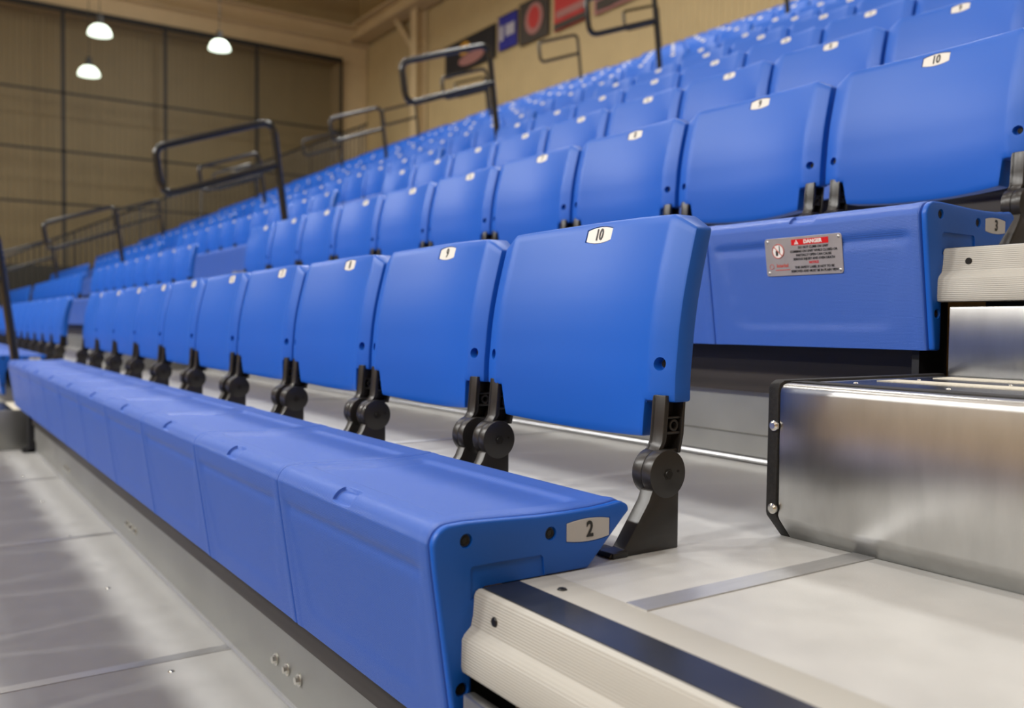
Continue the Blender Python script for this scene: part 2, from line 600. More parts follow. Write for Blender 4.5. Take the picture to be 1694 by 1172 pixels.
def make_step(x0, x1, n, label, detail=True, dep=0.535, grips=((0.265, 0.32), (0.415, 0.47))):
    capm = M_rubber if detail else M_galvflat
    y0, zd = (n - 2) * T, DECK + (n - 2) * RISE
    t = thing('aisle_step', label, 'step', (0, y0, zd), group='half steps in the aisles')
    bm = new_bm()
    prism_x(bm, [(dep if y > 0.5 else y, z) for y, z in STEP_PROF], x0 + 0.019, x1 - 0.019)
    finish('step_box', bm, M_galv, t, bevel=0.0015, segs=1)
    cap = [(0.150, 0.0), (0.112, 0.0), (0.080, 0.034), (0.078, 0.040), (0.080, 0.222), (0.084, 0.230), (0.094, 0.2345), (0.54, 0.2345), (0.54, 0.0)]
    for a, b in ((x0, x0 + 0.0185), (x1 - 0.0185, x1)):
        bm = new_bm()
        prism_x(bm, [(y + 0.024 if y < 0.15 else (dep + 0.005 if y > 0.5 else y), z) for y, z in cap], a, b)
        o = finish('end_cap', bm, capm, t, bevel=0.002)
        if detail:
            o['label'] = 'black end cap of the step'
        for z in (0.168, 0.046):
            bm = new_bm()
            cyl(bm, ((a + b) / 2 + 0.004, 0.1035, z), (0, -1, 0), 0.0078, 0.003, 14)
            cyl(bm, ((a + b) / 2 + 0.004, 0.1005, z), (0, -1, 0), 0.0074, 0.003, 14, 0.0045)
            finish('screw', bm, M_zinc, o)
    bm = new_bm()
    bx(bm, x0 + 0.0185, x1 - 0.0185, 0.128, 0.165, 0.2305, 0.2325)
    o = finish('edge_trim', bm, M_rubber, t, smooth=False)
    o['label'] = 'black rubber strip along the front edge'
    bm = new_bm()
    bx(bm, x0 + 0.045, x1 - 0.02, 0.165, dep - 0.035, 0.2303, 0.2316)
    finish('tread_plate', bm, M_tread, t, smooth=False)
    for ya, yb in grips:
        bm = new_bm()
        bx(bm, x0 + 0.07, x1 - 0.05, ya, yb, 0.2316, 0.2332)
        o = finish('grip_strip', bm, M_grip, t, smooth=False)
        o['label'] = 'cream grip strip'
    if detail:
        k = 0
        for yy in (0.20, 0.36):
            for i in range(5):
                link('stud', SCREWZ, t, (x0 + 0.08 + 0.14 * i, yy, 0.2314)).scale = (0.45, 0.45, 0.8)
    # galvanised riser closing the gap up to the next front edge
    bm = new_bm()
    bx(bm, x0 + 0.024, x1 - 0.02, dep + 0.002, dep + 0.017, 0.2285, 0.350)
    o = finish('riser_plate', bm, M_galv, t, bevel=0.003)
    o['label'] = 'upright galvanised plate behind the tread'
    return t


for n in range(1, 5):
    make_step(0.271, 1.10, n, {1: 'galvanised half step below the row 2 front edge, near aisle', 2: 'galvanised metal half step with black end cap beside the row 3 bench',
                               3: 'galvanised half step on the row three deck, near aisle', 4: 'galvanised half step on the row four deck, near aisle'}[n])
for n in range(1, NROW):
    make_step(-5.54, -4.850, n, 'galvanised half step on the row %s deck in the aisle between first and second blocks' % NUMW[n], detail=False, dep=0.625, grips=((0.34, 0.395), (0.555, 0.61)))

# ------------------------------------------------------------------ bench modules
PATH = []          # (y,z) around the moulding, from the tail tip over the top and nose to the foot of the front
for p in [(-0.166, -0.398), (-0.1575, -0.391), (-0.1600, -0.383), (-0.1726, -0.3768), (-0.195, -0.3795), (-0.2187, -0.3812), (-0.262, -0.3822), (-0.3052, -0.3818), (-0.345, -0.380),
          (-0.3848, -0.3784), (-0.410, -0.3776), (-0.4300, -0.3785)]:
    PATH.append(p)
for k in range(1, 25):
    a = math.radians(90 + 84 * k / 24)
    PATH.append((-0.4295 + 0.0255 * math.cos(a), -0.4040 + 0.0255 * math.sin(a)))
for k in range(1, 13):
    s = k / 12
    PATH.append((-0.4549 + 0.034 * s, -0.4075 - 0.2325 * s))


def resample(path, step):
    out = [path[0]]
    for a, b in zip(path, path[1:]):
        d = math.hypot(b[0] - a[0], b[1] - a[1])
        m = max(1, round(d / step))
        for i in range(1, m + 1):
            out.append((a[0] + (b[0] - a[0]) * i / m, a[1] + (b[1] - a[1]) * i / m))
    return out


def arc_len(path):
    s = [0.0]
    for a, b in zip(path, path[1:]):
        s.append(s[-1] + math.hypot(b[0] - a[0], b[1] - a[1]))
    return s


def module_bm(step, xs, detail=True, recess=True):
    pts = resample(PATH, step)
    ss = arc_len(pts)
    base = arc_len(PATH)
    s_top0, s_top1 = base[4] + 0.008, base[10]            # seat pan
    s_f0, s_f1 = base[36] + 0.012, base[-1] - 0.040       # front panel
    s_n = base[22]                                        # mid of the nose
    if detail:                                            # finer rows through the recess on the nose
        extra = []
        for i, (p, s) in enumerate(zip(pts, ss)):
            extra.append(p)
            if i + 1 < len(pts) and abs(s - s_n) < 0.030:
                q = pts[i + 1]
                m = max(1, int(math.hypot(q[0] - p[0], q[1] - p[1]) / 0.0016))
                for k in range(1, m):
                    extra.append((p[0] + (q[0] - p[0]) * k / m, p[1] + (q[1] - p[1]) * k / m))
        pts = extra
        ss = arc_len(pts)
    bm = new_bm()
    grid = []
    N = len(pts)
    for i, (p, s) in enumerate(zip(pts, ss)):
        a, b = pts[max(0, i - 1)], pts[min(N - 1, i + 1)]
        ty, tz = b[0] - a[0], b[1] - a[1]
        L = math.hypot(ty, tz)
        ny, nz = -tz / L, ty / L                          # inward for this direction of travel
        if (ny * (-0.33 - p[0]) + nz * (-0.50 - p[1])) < 0:
            ny, nz = -ny, -nz
        row = []
        for x in xs:
            d = 0.0
            ax = abs(x)
            d += 0.0055 * (1 - sstep(0.207, 0.214, ax)) * sstep(s_top0, s_top0 + 0.012, s) * (1 - sstep(s_top1 - 0.007, s_top1 + 0.001, s))
            d += 0.0028 * math.exp(-((s - base[36] - 0.012) / 0.010) ** 2) * (1 - sstep(0.212, 0.232, ax))
            wf = 0.222 - 0.050 * (s - s_f0) / (s_f1 - s_f0)
            d += 0.0013 * (1 - sstep(wf - 0.005, wf + 0.005, ax)) * sstep(s_f0 - 0.01, s_f0 + 0.004, s) * (1 - sstep(s_f1 - 0.010, s_f1 + 0.010, s))
            d += 0.0040 * sstep(0.2465, 0.250, ax)
            d -= 0.0012 * sstep(0.226, 0.236, ax)
            if detail and recess:
                e = max(ax - 0.0295, abs(s - s_n) - (0.0125 + 0.004 * (1 - (x / 0.03) ** 2)))
                d += 0.0062 * (1 - sstep(-0.0008, 0.0008, e))
            row.append(bm.verts.new((x, p[0] + ny * d, p[1] + nz * d)))
        grid.append(row)
    for i in range(N - 1):
        for j in range(len(xs) - 1):
            bm.faces.new((grid[i][j], grid[i][j + 1], grid[i + 1][j + 1], grid[i + 1][j]))
    # hollow rear: foot lip, back of the front skirt, underside and tail gusset
    prof = [pts[0], (-0.2265, -0.457), (-0.40, -0.457), (-0.400, pts[-1][1]), pts[-1]]
    for j in (0, -1):
        pass
    back = []
    for (y, z) in prof[1:-1]:
        back.append([bm.verts.new((x, y, z)) for x in xs])
    chain = [grid[0]] + back + [grid[-1]]
    for A, B in zip(chain, chain[1:]):
        for j in range(len(xs) - 1):
            bm.faces.new((A[j + 1], A[j], B[j], B[j + 1]))
    for j in (0, len(xs) - 1):
        ring = [g[j] for g in grid] + [b[j] for b in back[::-1]]
        try:
            bm.faces.new(ring if j == 0 else ring[::-1])
        except ValueError:
            pass
    return bm


xs = [-0.2497, -0.2475, -0.244, -0.232, -0.224, -0.214, -0.204, -0.19, -0.175, -0.16, -0.13, -0.10, -0.07, -0.045, -0.033]
xs += [-0.0305, -0.0298, -0.0292, -0.0285, -0.026, -0.018, -0.009, 0.0]
xs = xs + [-x for x in xs[:-1]][::-1]
o = finish('seat_module', module_bm(0.004, xs), M_bench, angle=70)
MODULE = o.data; bpy.data.objects.remove(o)
xl = []
for k in range(10):
    c = 2.25 - 0.5 * k
    xl += [c + 0.2495, c + 0.24, c, c - 0.24, c - 0.2495]
o = finish('bench_body', module_bm(0.05, sorted(xl), detail=False), M_bench, angle=50)
BENCHLOW = o.data; bpy.data.objects.remove(o)


def end_cap_mesh():
    """thick cheek plate with rounded rim, sunk bolt cups and a sunk panel"""
    prof = [p for p in PATH if True]
    prof = prof + [(-0.4015, -0.640), (-0.400, -0.50), (-0.385, -0.458), (-0.2265, -0.458)]
    bm = new_bm()
    prism_x(bm, prof, 0.0015, 0.0130)
    o = finish('end_cap', bm, M_bench, bevel=0.0045, segs=3, angle=50)
    cut = new_bm()
    for (y, z) in ((-0.4105, -0.3995), (-0.2876, -0.406), (-0.4151, -0.5746)):
        cyl(cut, (0.0085, y, z), (1, 0, 0), 0.0080, 0.02, 18, 0.0115)
    prism_x(cut, fillet_closed([(-0.4044, -0.47), (-0.4044, -0.4340), (-0.400, -0.4305), (-0.303, -0.4305), (-0.299, -0.434), (-0.2950, -0.47)]), 0.0105, 0.03)
    prism_x(cut, [(-0.2278 + a, -0.4082 + b) for a, b in barrel(0.0720, 0.0245, 0.0035)], 0.0120, 0.03)
    me = boolean(o, cut)
    return me


def fillet_closed(p):
    return p


def boolean(o, cutbm):
    bmesh.ops.recalc_face_normals(cutbm, faces=cutbm.faces)
    cm = bpy.data.meshes.new('c')
    cutbm.to_mesh(cm)
    cutbm.free()
    co = bpy.data.objects.new('c', cm)
    C.objects.link(co)
    md = o.modifiers.new('bool', 'BOOLEAN')
    md.operation = 'DIFFERENCE'
    md.solver = 'EXACT'
    md.object = co
    dg = bpy.context.evaluated_depsgraph_get()
    me = bpy.data.meshes.new_from_object(o.evaluated_get(dg))
    bpy.data.objects.remove(o)
    bpy.data.objects.remove(co)
    me.shade_smooth()
    me.set_sharp_from_angle(angle=math.radians(35))
    return me


ENDCAP = end_cap_mesh()
ENDCAP.materials.clear(); ENDCAP.materials.append(M_shell)
bm = new_bm()
cyl(bm, (0.0083, 0, 0), (1, 0, 0), 0.0074, 0.0020, 16, 0.0066)
tube(bm, [(0.0104, 0.0042 * math.cos(a), 0.0042 * math.sin(a)) for a in [i * PI / 6 for i in range(12)]], 0.0008, 5, True)
o = finish('socket_bolt', bm, M_screw); SOCKET = o.data; bpy.data.objects.remove(o)
bm = new_bm(); prism_x(bm, barrel(0.0695, 0.0225, 0.0035), 0.0119, 0.0134)
o = finish('row_plate', bm, M_rowplate, bevel=0.0004, segs=1); ROWPLATE = o.data; bpy.data.objects.remove(o)
ROWNUM = {}
for n in range(1, 5):
    me = text_mesh(str(n), 0.0280, 0.82, 0.0008)
    me.transform(Matrix.Rotation(PI / 2, 4, 'Z'))
    ROWNUM[n] = me


def add_bench(sec, n, full):
    xr = SECTIONS[sec]
    y0, z0 = (n - 2) * T, (n - 2) * RISE
    lab = 'long blue plastic bench seat of row %s in the %s' % (NUMW[n], BLOCK[sec])
    if not full:
        o = link('bench_seat', BENCHLOW, None, (xr - 2.5, y0, z0))
        return tag(o, lab, 'bench', 'bench seats of the stand')
    t = thing('bench_seat', lab, 'bench', (xr, y0, z0), group='bench seats of the stand')
    for k in range(10):
        link('seat_module', MODULE, t, (-0.25 - 0.5 * k, 0, 0))
    for side in (0, 1):
        c = link('end_cap', ENDCAP, t, (0.0 if side == 0 else -5.0, 0, 0))
        if side:
            c.rotation_euler = (0, 0, 0)
            c.scale = (-1, 1, 1)
        for (y, z) in ((-0.4105, -0.3995), (-0.2876, -0.406), (-0.4151, -0.5746)):
            link('socket_bolt', SOCKET, c, (0, y, z))
        if n <= 4 and side == 0:
            p = link('row_plate', ROWPLATE, t, (0, -0.2278, -0.4082))
            p['label'] = 'grey plate with the row number %d' % n
            link('number', ROWNUM[n], p, (0.0140, 0.002, 0.0))
    return t


benches = {}
for sec in 'ABCD':
    for n in range(1, NROW + 1):
        benches[sec, n] = add_bench(sec, n, sec == 'A' and n <= 4 or sec == 'B' and n <= 3)

# danger plate riveted on the near module of the third-row bench
b3 = benches['A', 3]
sg = bpy.data.objects.new('danger_sign', None)
bm = new_bm()
w, hh, rr = 0.1825, 0.0765, 0.006
out = []
for cx, cz, a0 in ((w / 2 - rr, hh / 2 - rr, 0), (-w / 2 + rr, hh / 2 - rr, 90), (-w / 2 + rr, -hh / 2 + rr, 180), (w / 2 - rr, -hh / 2 + rr, 270)):
    for k in range(5):
        a = math.radians(a0 + 22.5 * k)
        out.append((cx + rr * math.cos(a), cz + rr * math.sin(a)))
prism_y(bm, out, -0.0015, 0.0)
sg = finish('danger_sign', bm, M_sign, b3, bevel=0.0004, segs=1)
sg['label'] = 'small grey metal danger plate with red band and four rivets'
sg.location = (-0.250, -0.4462, -0.4590)
sg.rotation_euler = (math.radians(8.3), 0, 0)


def on_sign(name, me, x, z, m=None, lift=0.0018):
    return link(name, me, sg, (x, -lift, z))


bm = new_bm(); bx(bm, -0.0435, 0.0435, -0.0003, 0, -0.0058, 0.0058)
o = finish('red_band', bm, M_red, sg, smooth=False); o.location = (0.0185, -0.0016, 0.0275)
on_sign('lettering', text_mesh('DANGER', 0.0100, 1.05, 0.0004, M_white), 0.0260, 0.0275, lift=0.0022)
bm = new_bm(); prism_y(bm, [(-0.0050, -0.0040), (0.0050, -0.0040), (0.0, 0.0046)], -0.0003, 0)
o = finish('warning_triangle', bm, M_white, sg, smooth=False); o.location = (-0.0125, -0.0020, 0.0275)
on_sign('lettering', text_mesh('!', 0.0062, 1.0, 0.0003, M_red), -0.0125, 0.0268, lift=0.0026)
for i, (s, mm) in enumerate([('DO NOT CLIMB ON UNIT', M_ink), ('CLIMBING ON UNIT WHILE CLOSED OR', M_ink), ('PARTIALLY OPEN CAN CAUSE', M_ink), ('SERIOUS INJURY AND EVEN DEATH', M_ink),
                            ('NOTICE', M_red), ('THIS SAFETY LABEL IS NOT TO BE', M_ink), ('REMOVED AND MUST BE IN PLAIN VIEW', M_ink)]):
    on_sign('lettering', text_mesh(s, 0.0066, 0.92, 0.0002, mm), 0.0260, 0.0165 - 0.0076 * i - (0.0012 if i > 4 else 0), lift=0.0018)
on_sign('lettering', text_mesh('Interkal', 0.0095, 1.0, 0.0003, M_redbrown), -0.0500, -0.0175)
bm = new_bm(); bx(bm, -0.018, 0.018, -0.0003, 0, -0.0008, 0.0008)
o = finish('small_print', bm, M_redbrown, sg, smooth=False); o.location = (-0.0500, -0.0016, -0.0262)
bm = new_bm(); tube(bm, [(-0.0052 * math.sin(a), 0, 0.0052 * math.cos(a) + 0) for a in [i * PI / 5 for i in range(10)]], 0.0007, 5, True)
o = finish('logo_ring', bm, M_redbrown, sg); o.location = (-0.0770, -0.0016, -0.0190)
bm = new_bm(); cyl(bm, (0, 0, 0), (0, -1, 0), 0.0145, 0.0003, 28)
o = finish('symbol_disc', bm, M_white, sg, smooth=False); o.location = (-0.0585, -0.0016, 0.0120)
bm = new_bm(); tube(bm, [(0.0140 * math.cos(a), 0, 0.0140 * math.sin(a)) for a in [i * PI / 14 for i in range(28)]], 0.0011, 5, True)
o = finish('symbol_ring', bm, M_redbrown, sg); o.location = (-0.0585, -0.0019, 0.0120)
bm = new_bm()
prism_y(bm, [(-0.0060, -0.009), (-0.0008, -0.009), (-0.0002, -0.003), (-0.0030, 0.002), (-0.0060, 0.001)], -0.0004, 0)
prism_y(bm, [(0.0028, -0.006), (0.0046, -0.006), (0.0046, 0.011), (0.0028, 0.011)], -0.0004, 0)
o = finish('symbol_figure', bm, M_ink, sg, smooth=False); o.location = (-0.0585, -0.0019, 0.0120)
bm = new_bm(); tube(bm, [(-0.0095, 0, 0.0095), (0.0095, 0, -0.0095)], 0.0010, 5)
o = finish('symbol_bar', bm, M_redbrown, sg); o.location = (-0.0585, -0.0026, 0.0120)
for ex in (-1, 1):
    for ez in (-1, 1):
        bm = new_bm(); cyl(bm, (0, 0, 0), (0, -1, 0), 0.0034, 0.0016, 12, 0.0016)
        o = finish('rivet', bm, M_alu, sg); o.location = (ex * (w / 2 - 0.007), -0.0014, ez * (hh / 2 - 0.0065))

# ------------------------------------------------------------------ folding chair backs
CTAB = [(-0.33, -0.0320), (-0.29, -0.0362), (-0.25, -0.0385), (-0.217, -0.0380), (-0.15, -0.0318), (-0.11, -0.0255), (-0.072, -0.0172), (-0.03, -0.0065), (0.0, 0.0015), (0.03, 0.0105)]


def front_y(x, z):
    c = lerp_tab(CTAB, z)
    ax = abs(x)
    if ax <= 0.200:
        return c - 0.0310 * (ax / 0.20) ** 2
    return c - 0.0310 + (ax - 0.200) * 0.26


def top_z(x):
    ax = abs(x)
    if ax <= 0.202:
        return 0.0245 - 0.0085 * (ax / 0.202) ** 2
    return 0.016 - (ax - 0.202) / 0.0405 * 0.022


def back_y(x, z):
    c = lerp_tab(CTAB, z)
    return c - 0.010 - 0.012 * (min(abs(x), 0.2425) / 0.2425) ** 2 + 0.034


NB = -0.2540


def bot_z(x):
    return -0.3165 + 0.008 * (x / 0.18) ** 2


def shell_bm(fine):
    if fine:
        xs = [0, 0.03, 0.06, 0.09, 0.12, 0.15, 0.168, 0.1785, 0.1885, 0.2005, 0.212, 0.2425]
        nt_, nb_ = 18, 4
    else:
        xs = [0, 0.09, 0.1785, 0.1885, 0.2005, 0.2425]
        nt_, nb_ = 5, 1
    xs = [-x for x in xs[:0:-1]] + xs
    bm = new_bm()
    F, B = {}, {}
    rows = nt_ + nb_ + 1
    for i, x in enumerate(xs):
        for r in range(rows):
            if r <= nt_:
                s = r / nt_
                z = top_z(x) * (1 - s) + NB * s
                xx = x
            else:
                if abs(x) > 0.1886:
                    continue
                s = (r - nt_) / nb_
                z = NB * (1 - s) + bot_z(x) * s
                xx = x * (1 - 0.045 * s)
            F[i, r] = bm.verts.new((xx, front_y(x, z), z))
            rb = min(1.0, 0)
            B[i, r] = bm.verts.new((xx, back_y(x, z), z))
    cells = set()
    for i in range(len(xs) - 1):
        for r in range(rows - 1):
            if all(k in F for k in ((i, r), (i + 1, r), (i, r + 1), (i + 1, r + 1))):
                cells.add((i, r))
    for (i, r) in cells:
        bm.faces.new((F[i, r], F[i, r + 1], F[i + 1, r + 1], F[i + 1, r]))
        bm.faces.new((B[i, r], B[i + 1, r], B[i + 1, r + 1], B[i, r + 1]))
        for di, dr, a, b in ((-1, 0, (i, r), (i, r + 1)), (1, 0, (i + 1, r + 1), (i + 1, r)), (0, -1, (i + 1, r), (i, r)), (0, 1, (i, r + 1), (i + 1, r + 1))):
            if (i + di, r + dr) not in cells:
                bm.faces.new((F[a], B[a], B[b], F[b]))
    return bm


o = finish('backrest', shell_bm(True), M_shell, bevel=0.0042, segs=2, angle=35)
cut = new_bm()
for sx_ in (-1, 1):
    cyl(cut, (sx_ * 0.2165, -0.052, -0.2005), (0, -1, 0), 0.0090, 0.03, 20, 0.0112)
cut2 = new_bm()
prism_y(cut2, barrel(0.0655, 0.0215, 0.0048), -0.03, 0.0022)
PLTILT = math.radians(-15.5)
cut2.transform(Matrix.Translation((0, 0.0022, 0.0025)) @ Matrix.Rotation(PLTILT, 4, 'X'))
tmp_me = bpy.data.meshes.new('c2'); cut2.to_mesh(tmp_me); cut2.free(); cut.from_mesh(tmp_me)
SHELL = boolean(o, cut)
# the plate recess follows the leaning face: its floor sits a little behind the surface
o = finish('backrest', shell_bm(False), M_shell, angle=30)
SHELL_LOW = o.data; bpy.data.objects.remove(o)

bm = new_bm(); prism_y(bm, [(a, b) for a, b in barrel(0.0628, 0.0192, 0.0046)], 0.0006, 0.0024)
o = finish('number_plate', bm, M_plate, bevel=0.0004, segs=1); SEATPLATE = o.data; bpy.data.objects.remove(o)
bm = new_bm(); prism_y(bm, [(a, b) for a, b in barrel(0.0628, 0.0192, 0.0046)], -0.0025, 0.0004)
o = finish('number_plate', bm, M_plate); SEATPLATE_FLAT = o.data; bpy.data.objects.remove(o)
NUMS = {k: text_mesh(str(k), 0.0270, 0.76, 0.0007) for k in range(1, 11)}
bm = new_bm()
cyl(bm, (0, 0, 0), (0, -1, 0), 0.0062, 0.0022, 14, 0.0050)
bx(bm, -0.0032, 0.0032, -0.0028, -0.0018, -0.0007, 0.0007); bx(bm, -0.0007, 0.0007, -0.0028, -0.0018, -0.0032, 0.0032)
o = finish('screw', bm, M_screw); SEATSCREW = o.data; bpy.data.objects.remove(o)

# bracket: foot with gusset and pivot cap, swinging hinge arm, hex bolt
PC = (-0.0715, -0.3530)
bm = new_bm()
low = [(-0.0500, DECK), (-0.172, DECK), (-0.1765, DECK + 0.003), (-0.172, DECK + 0.0080), (-0.150, DECK + 0.0100), (-0.1440, DECK + 0.018), (-0.1060, -0.3880), (-0.1000, -0.374), (-0.072, -0.362), (-0.0500, -0.372)]
prism_x(bm, low, 0.2200, 0.2445)
bx(bm, 0.1980, 0.2475, -0.172, -0.145, DECK, DECK + 0.0080)
cyl(bm, (0.2262, *PC), (1, 0, 0), 0.0338, 0.0190, 32)
o = finish('bracket', bm, M_black, bevel=0.0016, segs=2, angle=32); BRACKET = o.data; bpy.data.objects.remove(o)
bm = new_bm()
arm = [(-0.0955, -0.3360), (-0.0880, -0.3275), (-0.0785, -0.3195), (-0.0725, -0.310), (-0.0700, -0.285), (-0.0670, -0.2445)]
rear = [(-0.0275, -0.2445), (-0.0310, -0.300), (-0.0370, -0.3270)]
prism_x(bm, arm + rear + [(-0.055, -0.345)], 0.2085, 0.2150)                   # web
fr = arm + [(y + 0.0085, z) for y, z in arm[::-1]]
prism_x(bm, fr, 0.2065, 0.2330)                                                # curved front flange
prism_x(bm, [(y, z) for y, z in rear] + [(y - 0.005, z) for y, z in rear[::-1]], 0.2065, 0.2340)
bx(bm, 0.2100, 0.2310, -0.0640, -0.0300, -0.2780, -0.2750)
bx(bm, 0.2100, 0.2310, -0.0640, -0.0320, -0.3000, -0.2960)
bx(bm, 0.2100, 0.2310, -0.0700, -0.0350, -0.3270, -0.3210)
ring_x(bm, (0.2100, -0.0465, -0.2875), 0.0088, 0.0052, 0.0200, 16)
cyl(bm, (0.2065, *PC), (1, 0, 0), 0.0332, 0.0190, 32)
o = finish('hinge_arm', bm, M_black, bevel=0.0012, segs=2, angle=32)
ARM = o.data; bpy.data.objects.remove(o)
bm = new_bm()
cyl(bm, (0.2454, *PC), (1, 0, 0), 0.0085, 0.0006, 6)
cyl(bm, (0.2458, *PC), (1, 0, 0), 0.0058, 0.0016, 16, 0.0050)
cyl(bm, (0.2454, PC[0] + 0.019, PC[1] + 0.003), (1, 0, 0), 0.0020, 0.0006, 10)
o = finish('pivot_bolt', bm, M_screw); PIVOT = o.data; bpy.data.objects.remove(o)
# one joined, lighter bracket for chairs too far off to show its pieces
bm = new_bm()
prism_x(bm, low, 0.2200, 0.2445)
prism_x(bm, arm + rear + [(-0.055, -0.345)], 0.2065, 0.2330)
cyl(bm, (0.2065, *PC), (1, 0, 0), 0.0335, 0.0387, 14)
o = finish('bracket', bm, M_black, angle=32); BRACKET_LOW = o.data; bpy.data.objects.remove(o)

BASE = {}


def place_chair(sec, n, k, level):
    """k = 0 at the near end of the block; numbers run down from ten"""
    x, y, z = SECTIONS[sec] - 0.25 - 0.5 * k, (n - 2) * T, (n - 2) * RISE
    num = 10 - k
    lab = 'blue folding chair back, %s from the near end of row %s in the %s' % (ORDW[k], NUMW[n], BLOCK[sec])
    t = thing('folding_chair', lab, 'chair', (x, y, z), group='folding chair backs of the stand')
    s = link('backrest', SHELL if level > 0 else SHELL_LOW, t)
    p = link('number_plate', SEATPLATE if level > 0 else SEATPLATE_FLAT, t, (0, 0.0022, 0.0025))
    p.rotation_euler = (PLTILT, 0, 0)
    p['label'] = 'white plate with a black number'
    if level > 0:
        link('number', NUMS[num], p, (0, -0.0001, 0))
    if level > 1:
        for sx_ in (-1, 1):
            link('screw', SEATSCREW, t, (sx_ * 0.2165, -0.0524, -0.2005))
    for dx in (0.0, -0.428):
        if level > 1:
            b = link('bracket', BRACKET, t, (dx, 0, 0))
            link('hinge_arm', ARM, b)
            link('pivot_bolt', PIVOT, b)
        else:
            link('bracket', BRACKET_LOW, t, (dx, 0, 0))
    return t


spots = []
for sec in 'ABCD':
    for n in range(1, NROW + 1):
        for k in range(10):
            if (sec, n) == ('B', 3) and k == 0:
                continue                                   # the aisle end of this row has no chair
            p = Vector((SECTIONS[sec] - 0.25 - 0.5 * k, (n - 2) * T, (n - 2) * RISE)) - CAM
            d = p.dot(_f)
            u = 847 + F_PX * p.dot(_r) / d if d > 0.05 else -1e4
            v = 586 - F_PX * p.dot(_u) / d if d > 0.05 else -1e4
            inside = d > 0.05 and -60 < u < 1694 + 200 and -120 < v < 1400
            if n == 1 and sec == 'A':
                inside = True
            spots.append((not inside, d, sec, n, k))
spots.sort()
rest = []
count = 0
for out_, d, sec, n, k in spots:
    if not out_ and count < 296:
        place_chair(sec, n, k, 2 if d < 7.5 else (1 if d < 12 else 0))
        count += 1
    elif not out_:
        rest.append((sec, n, k))
if rest:
    bm = new_bm()
    for sec, n, k in rest:
        off = Vector((SECTIONS[sec] - 0.25 - 0.5 * k, (n - 2) * T, (n - 2) * RISE))
        for me in (SHELL_LOW,):
            m0 = len(bm.verts)
            bm.from_mesh(me)
            bm.verts.ensure_lookup_table()
            for v in bm.verts[m0:]:
                v.co += off
    o = finish('folding_chairs', bm, M_shell, angle=30)
    o['kind'] = 'stuff'
    tag(o, 'blue folding chair backs of the far upper rows', 'chairs')

# ------------------------------------------------------------------ aisle handrails
def handrail(x, dy, dz, row, label, s=1.0):
    zd = DECK + (row - 2) * RISE
    t = thing('handrail', label, 'handrail', (x, 0, 0), group='black aisle handrails')
    zb = -0.005 + dz
    base = (0, 1.43 + dy - 0.12 * (zd - zb), zd)
    top = (0, 1.262 + dy, 1.305 + dz)
    tl, bl, br = (0, 0.452 + dy, 1.020 + dz), (0, 0.500 + dy, 0.700 + dz), (0, 1.312 + dy, 0.998 + dz)
    bm = new_bm()
    tube(bm, fillet([base, top, tl, bl, br], 0.085, 6), 0.025, 12)
    finish('tube_frame', bm, M_rail, t)
    bm = new_bm(); cyl(bm, base, (0, 0, 1), 0.06, 0.012, 16)
    finish('floor_flange', bm, M_rail, t)
    return t


ai = {-5.2: 'first aisle', -11.03: 'second aisle', -16.88: 'third aisle'}
for x, nm in ai.items():
    for j in range(-1, 6):
        row = 3 + 2 * j
        if row > 12:
            row = 12
        if x < -16 and j < 0:
            continue
        handrail(x, 1.835 * j + (0.09 if j < 0 and x > -6 else 0), 0.876 * j, row, 'black tube handrail loop at row %s in the %s along the stand' % (NUMW[row], nm))

# guard fence with pickets at the far end of the stand
gx = -22.85
g = thing('guard_fence', 'black picket guard fence rising along the far end of the stand', 'fence', (gx, 0, 0))


def gz(y):
    return DECK + (y / T) * RISE


ya, yb = 1.0, 10.2
bm = new_bm()
tube(bm, [(0, ya, gz(ya) + 1.30), (0, yb, gz(yb) + 1.30)], 0.028, 8)
finish('top_rail', bm, M_rail, g)
bm = new_bm()
tube(bm, [(0, ya, gz(ya) + 0.12), (0, yb, gz(yb) + 0.12)], 0.024, 8)
finish('bottom_rail', bm, M_rail, g)
y = ya
i = 0
while y <= yb:
    bm = new_bm()
    if i % 12 == 0:
        tube(bm, [(0, y, gz(y) - 0.35), (0, y, gz(y) + 1.30)], 0.03, 8)
        finish('post', bm, M_rail, g)
    else:
        tube(bm, [(0, y, gz(y) + 0.12), (0, y, gz(y) + 1.30)], 0.022, 5)
        finish('picket', bm, M_rail, g)
    y += 0.125
    i += 1

# ------------------------------------------------------------------ divider curtain on the end wall
XC = -24.75
cu = thing('divider_curtain', 'dark see-through mesh divider curtain with black seams across the end wall', 'curtain', (XC, 0, 0))
ys = [10.22, 7.60, 5.06, 2.53, 0.0, -2.53, -5.06, -7.6, -10.1]
for a, b in zip(ys, ys[1:]):
    bm = new_bm()
    v = [bm.verts.new(p) for p in ((0, a, 1.27), (0, b, 1.27), (0, b, 7.9), (0, a, 7.9))]
    bm.faces.new(v)
    finish('mesh_panel', bm, M_net, cu, smooth=False)
    bm = new_bm(); bx(bm, -0.01, 0.01, b, a, FLOOR + 0.05, 1.27)
    finish('vinyl_skirt', bm, M_vinyl, cu, smooth=False)
for a in ys:
    bm = new_bm(); bx(bm, 0.002, 0.012, a - 0.045, a + 0.045, FLOOR + 0.05, 7.9)
    finish('seam_webbing', bm, M_seam, cu, smooth=False)
for z in (2.88, 4.24, 5.74):
    bm = new_bm(); bx(bm, 0.002, 0.012, ys[-1], ys[0], z - 0.028, z + 0.028)
    finish('seam_webbing', bm, M_seam, cu, smooth=False)
bm = new_bm(); bx(bm, -0.03, 0.05, ys[-1], ys[0] + 0.03, 7.82, 7.95)
finish('top_hem', bm, M_seam, cu, smooth=False)
